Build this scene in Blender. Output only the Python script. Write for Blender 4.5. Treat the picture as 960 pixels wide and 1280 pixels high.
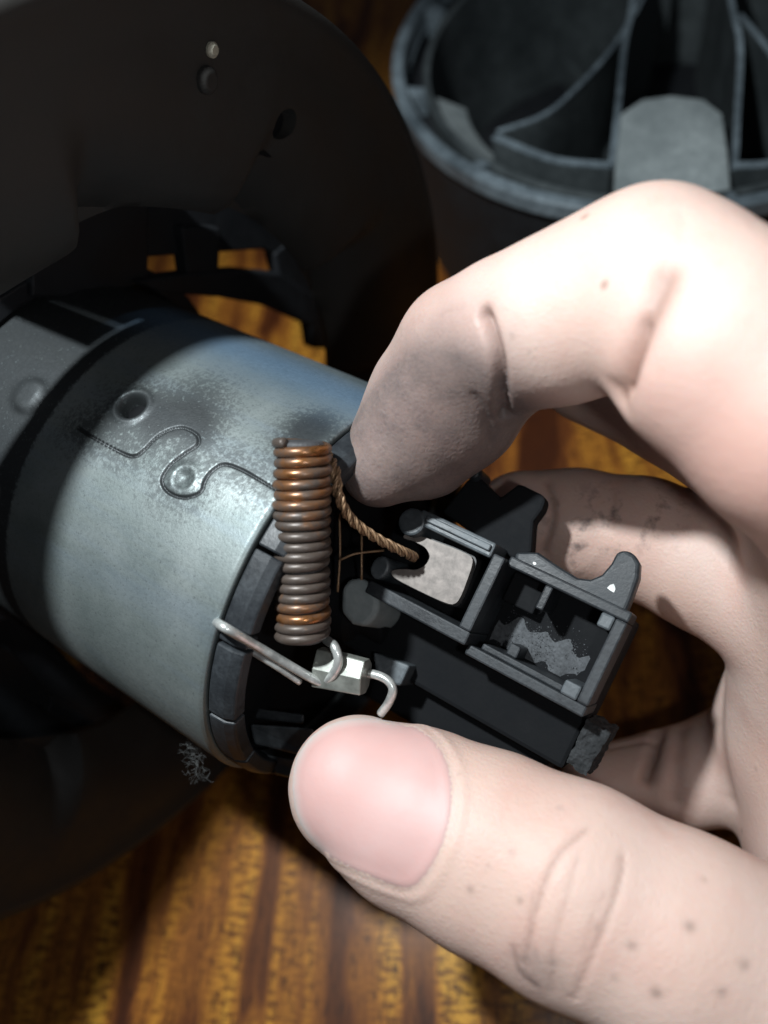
import bpy, bmesh, math, random
import numpy as np
from mathutils import Vector, Matrix
from mathutils.bvhtree import BVHTree

random.seed(7); rng = np.random.default_rng(7)
for o in list(bpy.data.objects): bpy.data.objects.remove(o, do_unlink=True)
scn = bpy.context.scene
COL = scn.collection
MM = 0.001                                     # every builder below works in millimetres

# ------------------------------------------------------------------ camera
# world: X runs along the motor shaft, Z up, table top at Z = 0
RIGHT = np.array([0.82491, 0.53808, -0.17318])
DOWN = np.array([0.39647, -0.76913, -0.50124])
FWD = np.array([-0.40290, 0.34482, -0.84780])
CAM = np.array([44.90, -27.00, 167.51])
FPX = 1000.0                                   # focal length in pixels of a 960 x 1280 frame
cam_d = bpy.data.cameras.new('camera'); cam = bpy.data.objects.new('camera', cam_d); COL.objects.link(cam)
cam_d.sensor_fit = 'VERTICAL'; cam_d.sensor_height = 36.0; cam_d.sensor_width = 27.0
cam_d.lens = 36.0 * FPX / 1280.0
cam_d.clip_start = 0.005; cam_d.clip_end = 20
cam_d.dof.use_dof = True; cam_d.dof.focus_distance = 0.094; cam_d.dof.aperture_fstop = 14.0
mw = Matrix.Identity(4)
for i in range(3):
    mw[i][0] = RIGHT[i]; mw[i][1] = -DOWN[i]; mw[i][2] = -FWD[i]; mw[i][3] = CAM[i] * MM
cam.matrix_world = mw
scn.camera = cam

# ------------------------------------------------------------------ light
world = bpy.data.worlds.new('World'); scn.world = world; world.use_nodes = True
bg = world.node_tree.nodes['Background']
bg.inputs[0].default_value = (0.80, 0.85, 1.0, 1); bg.inputs[1].default_value = 0.036
lamp_d = bpy.data.lights.new('work_lamp', 'SPOT')
lamp_d.energy = 2.0; lamp_d.color = (0.90, 0.97, 1.0)
lamp_d.spot_size = math.radians(104); lamp_d.spot_blend = 0.5; lamp_d.shadow_soft_size = 0.0045
lamp = bpy.data.objects.new('work_lamp', lamp_d); COL.objects.link(lamp)
LAMP = Vector((-31, -10, 235)); AIM = Vector((30, 26, 60))
lamp.location = LAMP * MM
lamp.rotation_euler = (AIM - LAMP).to_track_quat('-Z', 'Y').to_euler()

led_d = bpy.data.lights.new('phone_led', 'POINT'); led_d.energy = 0.08; led_d.color = (0.95, 0.98, 1.0); led_d.shadow_soft_size = 0.0025   # the phone's own light beside its lens
led = bpy.data.objects.new('phone_led', led_d); COL.objects.link(led)
led.location = Vector(CAM + RIGHT * 15 + DOWN * 7 - FWD * 2) * MM

scn.view_settings.view_transform = 'Standard'; scn.view_settings.look = 'None'
scn.view_settings.exposure = 0.0; scn.view_settings.gamma = 1.0
scn.view_settings.use_curve_mapping = False

# ------------------------------------------------------------------ geometry helpers
RD = 69.2                                      # height of the shaft above the table = radius of the shroud
CU, SU = 0.92632, 0.37675
def L(a, u, v):                                # motor frame (along shaft, across, outwards) -> world
    return np.array([a, CU * u - SU * v, RD + SU * u + CU * v])
def LC(a, r, deg):                             # the same, cylindrical
    t = math.radians(deg); return L(a, r * math.cos(t), r * math.sin(t))
def ray(px, py):
    r = RIGHT * (px - 480) / FPX + DOWN * (py - 640) / FPX + FWD
    return r
def P(px, py, depth): return CAM + ray(px, py) * depth     # a point at a given distance from the lens plane
AX = np.array([1., 0, 0]); UX = np.array([0, CU, SU]); VX = np.array([0, -SU, CU]); CC = np.array([0, 0, RD])
def on_plane(px, py, p0, n):
    r = ray(px, py); return CAM + r * (((p0 - CAM) @ n) / (r @ n))
def ML(p): q = np.asarray(p) - CC; return np.array([q @ AX, q @ UX, q @ VX])
def AU(px, py, v): q = ML(on_plane(px, py, CC + VX * v, VX)); return q[0], q[1]
def CYL(px, py, R=27.5):                       # where that sight line meets the can: (along, degrees)
    r = ray(px, py); a = r - (r @ AX) * AX; o = CAM - CC; b = o - (o @ AX) * AX
    A = a @ a; B = 2 * a @ b; Q = b @ b - R * R
    D = max(B * B - 4 * A * Q, 0); t = (-B - D ** .5) / (2 * A)
    q = ML(CAM + r * t); return q[0], math.degrees(math.atan2(q[2], q[1]))

class MB:
    def __init__(s): s.v = []; s.f = []
    def add(s, vs, fs):
        n = len(s.v); s.v += [tuple(map(float, p)) for p in vs]; s.f += [tuple(i + n for i in q) for q in fs]; return s
    def hexa(s, c8):
        return s.add(c8, [(0, 3, 2, 1), (4, 5, 6, 7), (0, 1, 5, 4), (1, 2, 6, 5), (2, 3, 7, 6), (3, 0, 4, 7)])
    def lbox(s, a0, a1, u0, u1, v0, v1):       # box in the motor frame
        return s.hexa([L(a0, u0, v0), L(a1, u0, v0), L(a1, u1, v0), L(a0, u1, v0), L(a0, u0, v1), L(a1, u0, v1), L(a1, u1, v1), L(a0, u1, v1)])
    def lprism(s, poly, v0, v1):               # polygon in (a, u), extruded along v
        n = len(poly); ar = sum(poly[i][0] * poly[(i + 1) % n][1] - poly[(i + 1) % n][0] * poly[i][1] for i in range(n))
        if ar < 0: poly = poly[::-1]
        vs = [L(a, u, v0) for a, u in poly] + [L(a, u, v1) for a, u in poly]
        fs = [tuple(range(n - 1, -1, -1)), tuple(range(n, 2 * n))] + [(i, (i + 1) % n, n + (i + 1) % n, n + i) for i in range(n)]
        return s.add(vs, fs)
    def tube(s, pts, rad, seg=10, closed=False, cap=True):
        pts = np.array(pts, float); n = len(pts)
        rad = np.full(n, rad) if np.isscalar(rad) else np.array(rad)
        T = np.gradient(pts, axis=0)
        if closed: T = np.roll(pts, -1, 0) - np.roll(pts, 1, 0)
        T /= np.linalg.norm(T, axis=1)[:, None] + 1e-12
        up = np.array([0.13, 0.21, 0.97])
        N = np.cross(T[0], up); N /= np.linalg.norm(N)
        vs = []
        for i in range(n):
            N = N - (N @ T[i]) * T[i]; N /= np.linalg.norm(N); Bn = np.cross(T[i], N)
            for k in range(seg):
                t = 2 * math.pi * k / seg; vs.append(pts[i] + rad[i] * (math.cos(t) * N + math.sin(t) * Bn))
        fs = []
        for i in range(n if closed else n - 1):
            j = (i + 1) % n
            for k in range(seg):
                m = (k + 1) % seg; fs.append((i * seg + k, i * seg + m, j * seg + m, j * seg + k))
        if cap and not closed:
            fs.append(tuple(range(seg - 1, -1, -1))); fs.append(tuple(range((n - 1) * seg, n * seg)))
        return s.add(vs, fs)
    def grid(s, F, nu, nv, wrap=False):
        vs = [F(i, j) for i in range(nu) for j in range(nv)]; fs = []
        for i in range(nu - 1):
            for j in range(nv if wrap else nv - 1):
                k = (j + 1) % nv; fs.append((i * nv + j, i * nv + k, (i + 1) * nv + k, (i + 1) * nv + j))
        return s.add(vs, fs)
    def lathe(s, prof, F, seg=96, a0=0, a1=360, closed_prof=False):   # prof (a, r); F(a, r, deg) -> point
        full = abs(a1 - a0 - 360) < 1e-6; m = seg if full else seg + 1; n = len(prof)
        vs = [F(a, r, a0 + (a1 - a0) * k / seg) for k in range(m) for a, r in prof]; fs = []
        for k in range(seg):
            q = (k + 1) % m
            for i in range(n if closed_prof else n - 1):
                j = (i + 1) % n; fs.append((k * n + i, k * n + j, q * n + j, q * n + i))
        if not full and closed_prof:
            fs.append(tuple(range(n))); fs.append(tuple(range((m - 1) * n + n - 1, (m - 1) * n - 1, -1)))
        return s.add(vs, fs)
    def build(s, name, mat, parent=None, smooth=False, bevel=0, seg=2, fix=True):
        me = bpy.data.meshes.new(name)
        org = np.array(parent['_org']) if parent is not None else np.zeros(3)
        me.from_pydata([tuple((np.array(p) - org) * MM) for p in s.v], [], s.f)
        if fix:
            bm = bmesh.new(); bm.from_mesh(me); bmesh.ops.recalc_face_normals(bm, faces=bm.faces); bm.to_mesh(me); bm.free()
        o = bpy.data.objects.new(name, me); COL.objects.link(o)
        me.materials.append(mat)
        if smooth: me.polygons.foreach_set('use_smooth', [True] * len(me.polygons))
        if parent is not None: o.parent = parent; o['_org'] = [float(x) for x in org]
        if bevel:
            b = o.modifiers.new('edge', 'BEVEL'); b.width = bevel * MM; b.segments = seg; b.limit_method = 'ANGLE'; b.angle_limit = math.radians(35)
            if not smooth: b.harden_normals = False
        return o
def root(name, label, cat, org):
    o = bpy.data.objects.new(name, None); COL.objects.link(o); o.location = Vector(org) * MM
    o.empty_display_size = 0.01; o['_org'] = [float(x) for x in org]; o['label'] = label; o['category'] = cat
    return o
def child(o, parent): o.parent = parent; return o
def spline(pts, n):                            # Catmull-Rom through points
    p = np.array(pts, float); p = np.vstack([2 * p[0] - p[1], p, 2 * p[-1] - p[-2]]); out = []
    m = len(p) - 3
    for t in np.linspace(0, m - 1e-6, n):
        i = int(t); f = t - i; a, b, c, d = p[i:i + 4]
        out.append(.5 * ((2 * b) + (-a + c) * f + (2 * a - 5 * b + 4 * c - d) * f * f + (-a + 3 * b - 3 * c + d) * f ** 3))
    return np.array(out)

# ------------------------------------------------------------------ material helpers
def new_mat(name):
    m = bpy.data.materials.new(name); m.use_nodes = True; nt = m.node_tree
    return m, nt, nt.nodes['Principled BSDF']
class NT:
    def __init__(s, nt): s.nt = nt
    def n(s, t, **k):
        x = s.nt.nodes.new(t)
        for a, b in k.items(): setattr(x, a, b)
        return x
    def l(s, a, b): s.nt.links.new(a, b)
    def coord(s, scale=(1, 1, 1), rot=(0, 0, 0)):
        m = s.n('ShaderNodeMapping'); m.inputs['Scale'].default_value = scale
        g = s.n('ShaderNodeNewGeometry'); m0 = s.n('ShaderNodeMapping'); m0.inputs['Rotation'].default_value = rot
        s.l(g.outputs['Position'], m0.inputs['Vector']); s.l(m0.outputs[0], m.inputs['Vector']); return m.outputs[0]
    def noise(s, vec, scale, detail=4, rough=.55, dist=0):
        x = s.n('ShaderNodeTexNoise'); x.inputs['Scale'].default_value = scale; x.inputs['Detail'].default_value = detail
        x.inputs['Roughness'].default_value = rough; x.inputs['Distortion'].default_value = dist; s.l(vec, x.inputs['Vector']); return x.outputs[0]
    def ramp(s, fac, stops):
        x = s.n('ShaderNodeValToRGB'); e = x.color_ramp.elements
        while len(e) < len(stops): e.new(.5)
        for q, (p, c) in zip(e, stops):
            q.position = p; q.color = (c, c, c, 1) if np.isscalar(c) else (*c, 1)
        s.l(fac, x.inputs[0]); return x.outputs[0]
    def mix(s, fac, a, b, mode='MIX'):
        x = s.n('ShaderNodeMix', data_type='RGBA', blend_type=mode)
        for v, i in ((fac, 0), (a, 6), (b, 7)):
            if hasattr(v, 'is_linked'): s.l(v, x.inputs[i])
            elif np.isscalar(v): x.inputs[i].default_value = v
            else: x.inputs[i].default_value = (*v, 1)
        return x.outputs[2]
    def math(s, op, a, b=0.0):
        x = s.n('ShaderNodeMath', operation=op)
        for v, i in ((a, 0), (b, 1)):
            if hasattr(v, 'is_linked'): s.l(v, x.inputs[i])
            else: x.inputs[i].default_value = v
        return x.outputs[0]
    def bump(s, h, strength, dist, bsdf):
        x = s.n('ShaderNodeBump'); x.inputs['Strength'].default_value = strength; x.inputs['Distance'].default_value = dist * MM
        s.l(h, x.inputs['Height']); s.l(x.outputs[0], bsdf.inputs['Normal']); return x.outputs[0]
    def attr(s, name):
        x = s.n('ShaderNodeAttribute'); x.attribute_name = name; return x.outputs['Fac']

def plastic(name, base, dust, dust_amt, rough=.42, scale=220, spec=.5):
    m, nt, b = new_mat(name); t = NT(nt); c = t.coord()
    big = t.noise(c, scale * .35, 4, .6); fine = t.noise(c, scale * 9, 3, .7); mid = t.noise(c, scale * 1.6, 5, .65)
    k = t.ramp(t.math('ADD', t.math('MULTIPLY', big, .6), t.math('MULTIPLY', mid, .5)), [(.42, 0), (.72, 1)])
    k2 = t.math('MULTIPLY', k, t.ramp(fine, [(.3, .35), (.7, 1)]))
    k3 = t.math('MULTIPLY', k2, dust_amt)
    t.l(t.mix(k3, base, dust), b.inputs['Base Color'])
    t.l(t.math('ADD', rough, t.math('MULTIPLY', k2, .35)), b.inputs['Roughness'])
    b.inputs['Specular IOR Level'].default_value = spec
    t.bump(t.math('ADD', fine, mid), .12, .25, b)
    return m
M_black = plastic('black_plastic', (.006, .0065, .0075), (.02, .022, .025), .2, .7, 220, .12)
M_frame = plastic('dark_frame_plastic', (.012, .0135, .016), (.085, .098, .108), .45, .36, 220, .34)
M_grey = plastic('worn_grey_plastic', (.035, .041, .046), (.20, .23, .25), .6, .36)
M_shroud = plastic('shroud_plastic', (.022, .021, .0195), (.044, .041, .037), .5, .55, 90, .35)
M_bucket = plastic('dusty_housing_plastic', (.035, .046, .054), (.36, .44, .49), .75, .36, 60)
M_inside = plastic('housing_inside_plastic', (.018, .023, .025), (.10, .12, .125), .7, .55, 45)
M_wall = plastic('housing_wall_plastic', (.008, .009, .011), (.03, .033, .037), .4, .5, 60, .3)
M_pad = plastic('dusty_ledge_plastic', (.15, .175, .18), (.36, .40, .40), .9, .65, 80)
M_foam = plastic('grey_foam', (.018, .019, .02), (.075, .078, .082), .9, .95, 500, .1)

def make_steel():
    m, nt, b = new_mat('dusty_zinc_steel'); t = NT(nt); c = t.coord()
    g = t.noise(c, 2600, 3, .75); g2 = t.noise(c, 1700, 4, .75); cl = t.noise(c, 75, 5, .6, .4)
    streak = t.noise(t.coord((25, 260, 260)), 1.0, 5, .6)
    base = t.mix(t.ramp(cl, [(.35, 0), (.65, 1)]), (.155, .185, .182), (.245, .275, .27))
    base = t.mix(t.math('MULTIPLY', t.ramp(streak, [(.45, 0), (.7, 1)]), .35), base, (.17, .22, .28))
    base = t.mix(t.math('MULTIPLY', t.ramp(g, [(.30, 1), (.42, 0)]), .7), base, (.10, .11, .115))
    dirt_shade = t.attr('dirt_shade')
    sp = t.ramp(t.math('ADD', t.math('MULTIPLY', g2, .8), t.math('MULTIPLY', dirt_shade, .55)), [(.52, 0), (.66, 1)])
    base = t.mix(t.math('MULTIPLY', sp, t.math('MINIMUM', t.math('MULTIPLY', dirt_shade, 1.6), .95)), base, (.035, .038, .04))
    base = t.mix(t.attr('blue'), base, (.13, .22, .33))
    t.l(base, b.inputs['Base Color'])
    b.inputs['Metallic'].default_value = .55
    t.l(t.ramp(g2, [(.3, .40), (.7, .60)]), b.inputs['Roughness'])
    t.bump(t.math('ADD', g, t.math('MULTIPLY', g2, .6)), .25, .12, b)
    return m
M_steel = make_steel()

def make_wood():
    m, nt, b = new_mat('varnished_wood'); t = NT(nt); rot = (0, 0, math.radians(-30))
    warp = t.noise(t.coord((30, 18, 30), rot), 1, 3, .5)
    v = t.coord((150, 9, 1), rot)
    add = t.n('ShaderNodeVectorMath', operation='ADD'); sc = t.n('ShaderNodeVectorMath', operation='SCALE'); sc.inputs['Scale'].default_value = 1.7
    w3 = t.n('ShaderNodeTexNoise'); w3.inputs['Scale'].default_value = 1.0; t.l(t.coord((40, 22, 1), rot), w3.inputs['Vector'])
    t.l(w3.outputs['Color'], sc.inputs[0]); t.l(v, add.inputs[0]); t.l(sc.outputs[0], add.inputs[1])
    stripe = t.noise(add.outputs[0], .9, 3, .5)
    pores = t.noise(t.coord((1500, 260, 1), rot), 1, 4, .6)
    cross = t.noise(t.coord((330, 900, 1), rot), 1, 3, .6)
    col = t.ramp(stripe, [(.34, (.05, .013, .004)), (.43, (.13, .040, .010)), (.50, (.29, .108, .018)), (.58, (.47, .205, .028)), (.68, (.63, .33, .045))])
    tick = t.math('MULTIPLY', t.ramp(cross, [(.40, 1), (.56, 0)]), t.ramp(stripe, [(.42, .1), (.58, .85)]))
    col = t.mix(tick, col, (.12, .038, .008))
    col = t.mix(t.math('MULTIPLY', t.ramp(pores, [(.36, 1), (.46, 0)]), .8), col, (.035, .010, .004))
    t.l(col, b.inputs['Base Color'])
    b.inputs['Roughness'].default_value = .5; b.inputs['Specular IOR Level'].default_value = .15
    b.inputs['Coat Weight'].default_value = .22; b.inputs['Coat Roughness'].default_value = .22; b.inputs['Coat Tint'].default_value = (1, .82, .5, 1)
    t.bump(t.noise(t.coord((1, 1, 1)), 160, 4, .6), .08, .4, b)
    return m
M_wood = make_wood()

def simple(name, col, rough, metal=0.0, spec=.5, noise=None):
    m, nt, b = new_mat(name); b.inputs['Roughness'].default_value = rough; b.inputs['Metallic'].default_value = metal; b.inputs['Specular IOR Level'].default_value = spec
    t = NT(nt); c = t.coord(); x = t.noise(c, noise or 700, 4, .65)
    col = np.array(col); t.l(t.mix(t.ramp(x, [(.3, 0), (.7, 1)]), tuple(col * .62), tuple(np.minimum(col * 1.25, .95))), b.inputs['Base Color'])
    t.bump(x, .15, .1, b)
    return m
M_wire = simple('bright_wire', (.55, .56, .54), .28, .6)
M_sleeve = simple('tinned_sleeve', (.30, .31, .28), .32, .55, noise=500)
M_carbon = simple('carbon_side', (.022, .021, .021), .5)
M_brush = simple('brush_face', (.185, .16, .145), .55, .2, noise=900)
M_braid = simple('copper_braid', (.26, .16, .09), .45, .4, noise=2500)
M_ferrite = simple('ferrite_core', (.045, .045, .048), .6)
M_dust = simple('dust_fluff', (.10, .105, .105), .9)
M_rivet = simple('pale_rivet', (.42, .40, .32), .5)
M_powder = simple('grey_dust', (.075, .08, .086), .95, noise=2500)
M_white = simple('paint_chip', (.75, .76, .74), .5)

def make_copper():
    m, nt, b = new_mat('enamelled_copper'); t = NT(nt); c = t.coord()
    x = t.noise(t.coord((1, 1, 1)), 190, 5, .65); f = t.noise(c, 1800, 3, .7)
    worn = t.attr('worn')
    k = t.ramp(t.math('ADD', x, t.math('SUBTRACT', worn, .5)), [(.42, 0), (.66, 1)])
    col = t.mix(k, (.072, .055, .045), (.33, .135, .042))
    col = t.mix(t.math('MULTIPLY', t.ramp(f, [(.35, 1), (.5, 0)]), .5), col, (.09, .075, .07))
    t.l(col, b.inputs['Base Color'])
    t.l(t.math('ADD', .25, t.math('MULTIPLY', k, .6)), b.inputs['Metallic'])
    t.l(t.ramp(k, [(0, .42), (1, .25)]), b.inputs['Roughness'])
    t.bump(f, .15, .08, b)
    return m
M_copper = make_copper()

def make_skin():
    m, nt, b = new_mat('skin'); t = NT(nt); c = t.coord()
    big = t.noise(c, 70, 3, .5); mid = t.noise(c, 320, 4, .6); fine = t.noise(c, 2200, 3, .7)
    ridg = t.n('ShaderNodeTexVoronoi'); ridg.feature = 'DISTANCE_TO_EDGE'; ridg.inputs['Scale'].default_value = 1500; t.l(c, ridg.inputs['Vector'])
    col = t.mix(t.ramp(big, [(.38, 0), (.62, 1)]), (.55, .385, .325), (.585, .44, .385))
    col = t.mix(t.math('MULTIPLY', t.ramp(t.noise(c, 140, 4, .6), [(.45, 0), (.68, 1)]), .42), col, (.52, .29, .235))
    col = t.mix(t.attr('red'), col, (.50, .27, .225)); col = t.mix(t.attr('line'), col, (.17, .085, .06))
    g = t.attr('grime')
    gm = t.math('MULTIPLY', g, t.ramp(t.math('ADD', t.math('MULTIPLY', mid, .6), t.math('MULTIPLY', fine, .4)), [(.2, .72), (.7, 1)]))
    col = t.mix(gm, col, (.062, .054, .055))
    sm = t.attr('smudge')
    s2 = t.math('MULTIPLY', sm, t.ramp(t.noise(c, 420, 4, .65), [(.50, 0), (.68, .75)]))
    col = t.mix(s2, col, (.06, .05, .05))
    spk = t.n('ShaderNodeTexVoronoi'); spk.inputs['Scale'].default_value = 165; t.l(c, spk.inputs['Vector'])
    dots = t.math('MULTIPLY', t.ramp(spk.outputs['Distance'], [(.05, 1), (.11, 0)]), t.ramp(t.noise(c, 60, 2, .5), [(.52, 0), (.6, .55)]))
    col = t.mix(dots, col, (.18, .10, .08)); col = t.mix(t.attr('speck'), col, (.11, .075, .06))
    t.l(col, b.inputs['Base Color'])
    b.inputs['Roughness'].default_value = .52; b.inputs['Specular IOR Level'].default_value = .34
    b.inputs['Subsurface Weight'].default_value = .25; b.inputs['Subsurface Radius'].default_value = (1.0, .35, .18); b.inputs['Subsurface Scale'].default_value = .0016
    h = t.math('ADD', t.math('MULTIPLY', mid, 1.0), t.math('ADD', t.math('MULTIPLY', fine, .35), t.math('MULTIPLY', ridg.outputs['Distance'], .5)))
    t.bump(h, .5, .22, b)
    return m
M_skin = make_skin()
def make_nail():
    m, nt, b = new_mat('nail'); t = NT(nt); c = t.coord()
    col = t.mix(t.attr('edge'), (.54, .325, .30), (.62, .58, .54))
    col = t.mix(t.math('MULTIPLY', t.ramp(t.noise(c, 130, 3, .5), [(.4, 0), (.7, 1)]), .5), col, (.55, .38, .36))
    col = t.mix(t.math('MULTIPLY', t.attr('grime'), t.ramp(t.noise(c, 900, 4, .6), [(.3, .3), (.6, 1)])), col, (.16, .15, .14))
    t.l(col, b.inputs['Base Color']); b.inputs['Roughness'].default_value = .54
    b.inputs['Subsurface Weight'].default_value = .3; b.inputs['Subsurface Radius'].default_value = (1, .4, .3); b.inputs['Subsurface Scale'].default_value = .0015
    t.bump(t.noise(t.coord((1, 1, 1)), 900, 4, .7), .22, .15, b)
    return m
M_nail = make_nail()

# ------------------------------------------------------------------ the table
mb = MB(); mb.hexa([(-900, -700, -22), (700, -700, -22), (700, 1100, -22), (-900, 1100, -22), (-900, -700, 0), (700, -700, 0), (700, 1100, 0), (-900, 1100, 0)])
table = mb.build('table_top', M_wood, bevel=2); table['kind'] = 'structure'

# ------------------------------------------------------------------ the motor
motor = root('blower_motor', 'dusty steel motor with round dark shroud, copper coil and brush holder, gripped by the hand', 'motor', (-27.3, 0, 0))

# can: a sheet steel tube with its interlocking seam pressed in
seam_px = [(98, 535), (115, 546), (150, 565), (167, 570), (180, 562), (200, 543), (225, 534), (245, 542), (247, 555), (230, 567), (212, 582), (202, 600), (210, 615), (230, 622), (250, 615), (256, 600), (265, 588), (280, 580), (300, 586), (320, 597), (352, 616)]
sp_ = np.array([CYL(*p) for p in seam_px]); sp_[:, 1] = np.radians(sp_[:, 1]) * 27.5
seam = spline(sp_, 160)
hole_a, hole_d = CYL(165, 507); hole = np.array([hole_a, math.radians(hole_d) * 27.5])
NA, NG = 290, 460
aa = np.concatenate([np.linspace(-84, -34, 60), np.linspace(-33.8, 0, NA - 60)])
gg = np.radians(np.concatenate([np.linspace(34, 106, 360, endpoint=False), np.linspace(106, 394, NG - 360, endpoint=False)]))
A_, G_ = np.meshgrid(aa, gg, indexing='ij'); S_ = np.stack([A_, G_ * 27.5], -1)
ds = np.full(A_.shape, 9e9)
for q in seam: ds = np.minimum(ds, np.hypot(S_[..., 0] - q[0], S_[..., 1] - q[1]))
dh = np.hypot(S_[..., 0] - hole[0], S_[..., 1] - hole[1])
R_ = 27.5 - .42 * np.exp(-(ds / .15) ** 2)
lobe = np.array(CYL(230, 598)); lobe[1] = math.radians(lobe[1]) * 27.5
dl = np.hypot(S_[..., 0] - lobe[0], S_[..., 1] - lobe[1]); R_ += .25 * np.exp(-((dl - 1.5) / .6) ** 2) - .3 * np.exp(-(dl / 1.1) ** 2)
R_ -= 2.2 / (1 + np.exp((dh - 1.55) / .12)); R_ += .22 * np.exp(-((dh - 2.3) / .45) ** 2)
R_ -= np.where(A_ > -.5, (A_ + .5) * .5, 0)
bolt = np.array(CYL(38, 495)); bolt[1] = math.radians(bolt[1]) * 27.5
R_ += .8 / (1 + np.exp((np.hypot(S_[..., 0] - bolt[0], S_[..., 1] - bolt[1]) - 2.3) / .2))
PT = np.stack([A_, CU * R_ * np.cos(G_) - SU * R_ * np.sin(G_), RD + SU * R_ * np.cos(G_) + CU * R_ * np.sin(G_)], -1).reshape(-1, 3)
mb = MB(); mb.v = [tuple(p) for p in PT]
for i in range(NA - 1):
    for j in range(NG):
        k = (j + 1) % NG; mb.f.append((i * NG + j, (i + 1) * NG + j, (i + 1) * NG + k, i * NG + k))
mb.f.append(tuple(range(NG)))
n0 = len(mb.v)
for rr, a_ in ((26.0, -.1), (26.0, -4)):
    mb.v += [tuple(L(a_, rr * math.cos(t), rr * math.sin(t))) for t in gg]
last = (NA - 1) * NG
for b0, b1 in ((last, n0), (n0, n0 + NG)):
    for j in range(NG):
        k = (j + 1) % NG; mb.f.append((b0 + j, b1 + j, b1 + k, b0 + k))
can = mb.build('motor_can', M_steel, motor, smooth=True)
def fattr(o, name, vals):
    at = o.data.attributes.new(name, 'FLOAT', 'POINT'); at.data.foreach_set('value', np.asarray(vals, np.float32))
arc = (np.degrees(G_) + 180) % 360 - 180
dirt_shade = 1.3 * np.exp(-(ds / .16) ** 2) + .30 * np.exp(-(np.minimum(dl, ds * 1.2) / 4.5) ** 2) + .4 * np.exp(-(dh / 4) ** 2) + .55 * np.exp(-((A_ + 3) / 4.0) ** 2 - ((arc - 52) / 10) ** 2) + .35 * np.exp(-((A_ + 18) / 7) ** 2 - ((arc - 58) / 14) ** 2) + .12 + .5 * (A_ < -34)  # dirt, plus shade put into the colour of the rear can to dim it
blue = .75 * np.exp(-((arc - 32) / 11) ** 2) * (A_ > -40)
fattr(can, 'dirt_shade', np.r_[dirt_shade.ravel(), np.zeros(2 * NG)]); fattr(can, 'blue', np.r_[blue.ravel(), np.zeros(2 * NG)])
mb = MB(); mb.tube([LC(hole_a, 25.4, hole_d), LC(hole_a, 25.9, hole_d)], 1.2, 14); scr = mb.build('pin', M_black, motor)

# end ring of grey plastic with slits
RG = np.array([(0.2, 25.8), (0.2, 26.75), (2.4, 26.6), (3.6, 26.0), (3.6, 24.2), (.2, 24.2)])
gaps = [63, 84, 104.5, 108.5, 131, 152, 173, 200, 240, 280, 320, 357, 38]
gs = sorted(gaps)
for k in range(len(gs)):
    a0, a1 = gs[k] + .5, (gs[(k + 1) % len(gs)] + (360 if k == len(gs) - 1 else 0)) - .5
    mb = MB(); mb.lathe([tuple(x) for x in RG], LC, max(4, int((a1 - a0) / 2)), a0, a1, True)
    mb.build('end_ring_segment', M_frame, motor, bevel=.25)

# end frame: plate, hub and struts of black plastic
mb = MB(); mb.lathe([(-3.5, .01), (-3.5, 26.0), (-1.5, 26.0), (-1.5, .01)], LC, 64); frame = mb.build('end_plate', M_black, motor)
mb = MB(); mb.lathe([(-1.5, .01), (-1.5, 6.5), (4, 6.2), (5, 5.5), (5, 4.4), (9, 4.2), (9, .01)], LC, 40); mb.build('bearing_hub', M_black, motor, smooth=False, bevel=.4)
body = MB(); body.lbox(3, 36.3, -6.5, 13.4, -9, 1.2)
fr = body.build('holder_base', M_black, motor, bevel=.6)

def ap(parent, build, name, mat, **k): return build.build(name, mat, parent, **k)
holder = MB().lbox(6.8, 21.2, 2.0, 3.7, 1.2, 9.6).build('brush_box', M_frame, motor, bevel=.25)      # near wall carries the rest
def sub(mb, name, mat, par=holder, **k):
    o = mb.build(name, mat, motor, **k); o.parent = par; return o
sub(MB().lbox(19.6, 21.2, 3.703, 13.3, 1.2, 9.9), 'box_wall', M_frame, bevel=.25)
sub(MB().lbox(9.2, 19.597, 12.5, 14.4, 1.2, 10.3), 'box_wall', M_grey, bevel=.3)
sub(MB().lbox(10.4, 19.2, 13.2, 14.0, 10.303, 10.75), 'top_strip', M_grey, bevel=.15)
post = [(7.0 + 1.75 + 1.75 * math.cos(t), 12.4 + 1.75 * math.sin(t)) for t in np.linspace(0, 2 * math.pi, 20, endpoint=False)]
sub(MB().lprism(post, 1.2, 10.4), 'rounded_post', M_grey, bevel=.3)
post = [(7.3 + 1.2 * math.cos(t), 5.6 + 1.5 * math.sin(t)) for t in np.linspace(0, 2 * math.pi, 20, endpoint=False)]
sub(MB().lprism(post, 1.2, 9.7), 'rounded_post', M_grey, bevel=.3)

# carbon brush with its slot and braided tail
bp = [(510, 664), (588, 693), (592, 703), (574, 752), (562, 757), (492, 723), (488, 713), (504, 711), (520, 713), (533, 706), (538, 695), (532, 684), (519, 677), (502, 672)]
bp = [AU(x, y, 8.6) for x, y in bp]
bb = np.array(bp)
for _ in range(2): bb = np.vstack([[.8 * bb[i] + .2 * bb[(i + 1) % len(bb)], .2 * bb[i] + .8 * bb[(i + 1) % len(bb)]] for i in range(len(bb))])
cen = np.array(AU(545, 712, 8.6))
brush = MB().lprism([tuple(cen + (q - cen) * 1.05) for q in bb], 1.3, 7.75).build('carbon_brush', M_carbon, motor)
bf = MB().lprism([tuple(q) for q in bb], 7.753, 8.6).build('brush_face', M_brush, motor); bf.parent = brush
pts = [P(398, 556, 93), P(411, 571, 90.5), P(419, 589, 88.4), P(424, 622, 88.6), P(440, 650, 90.3), P(468, 671, 92.2), P(494, 685, 93.8), P(509, 692, 95.2), P(518, 697, 98.5)]
ctr = spline(pts, 150); tg = np.gradient(ctr, axis=0); tg /= np.linalg.norm(tg, axis=1)[:, None]
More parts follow.
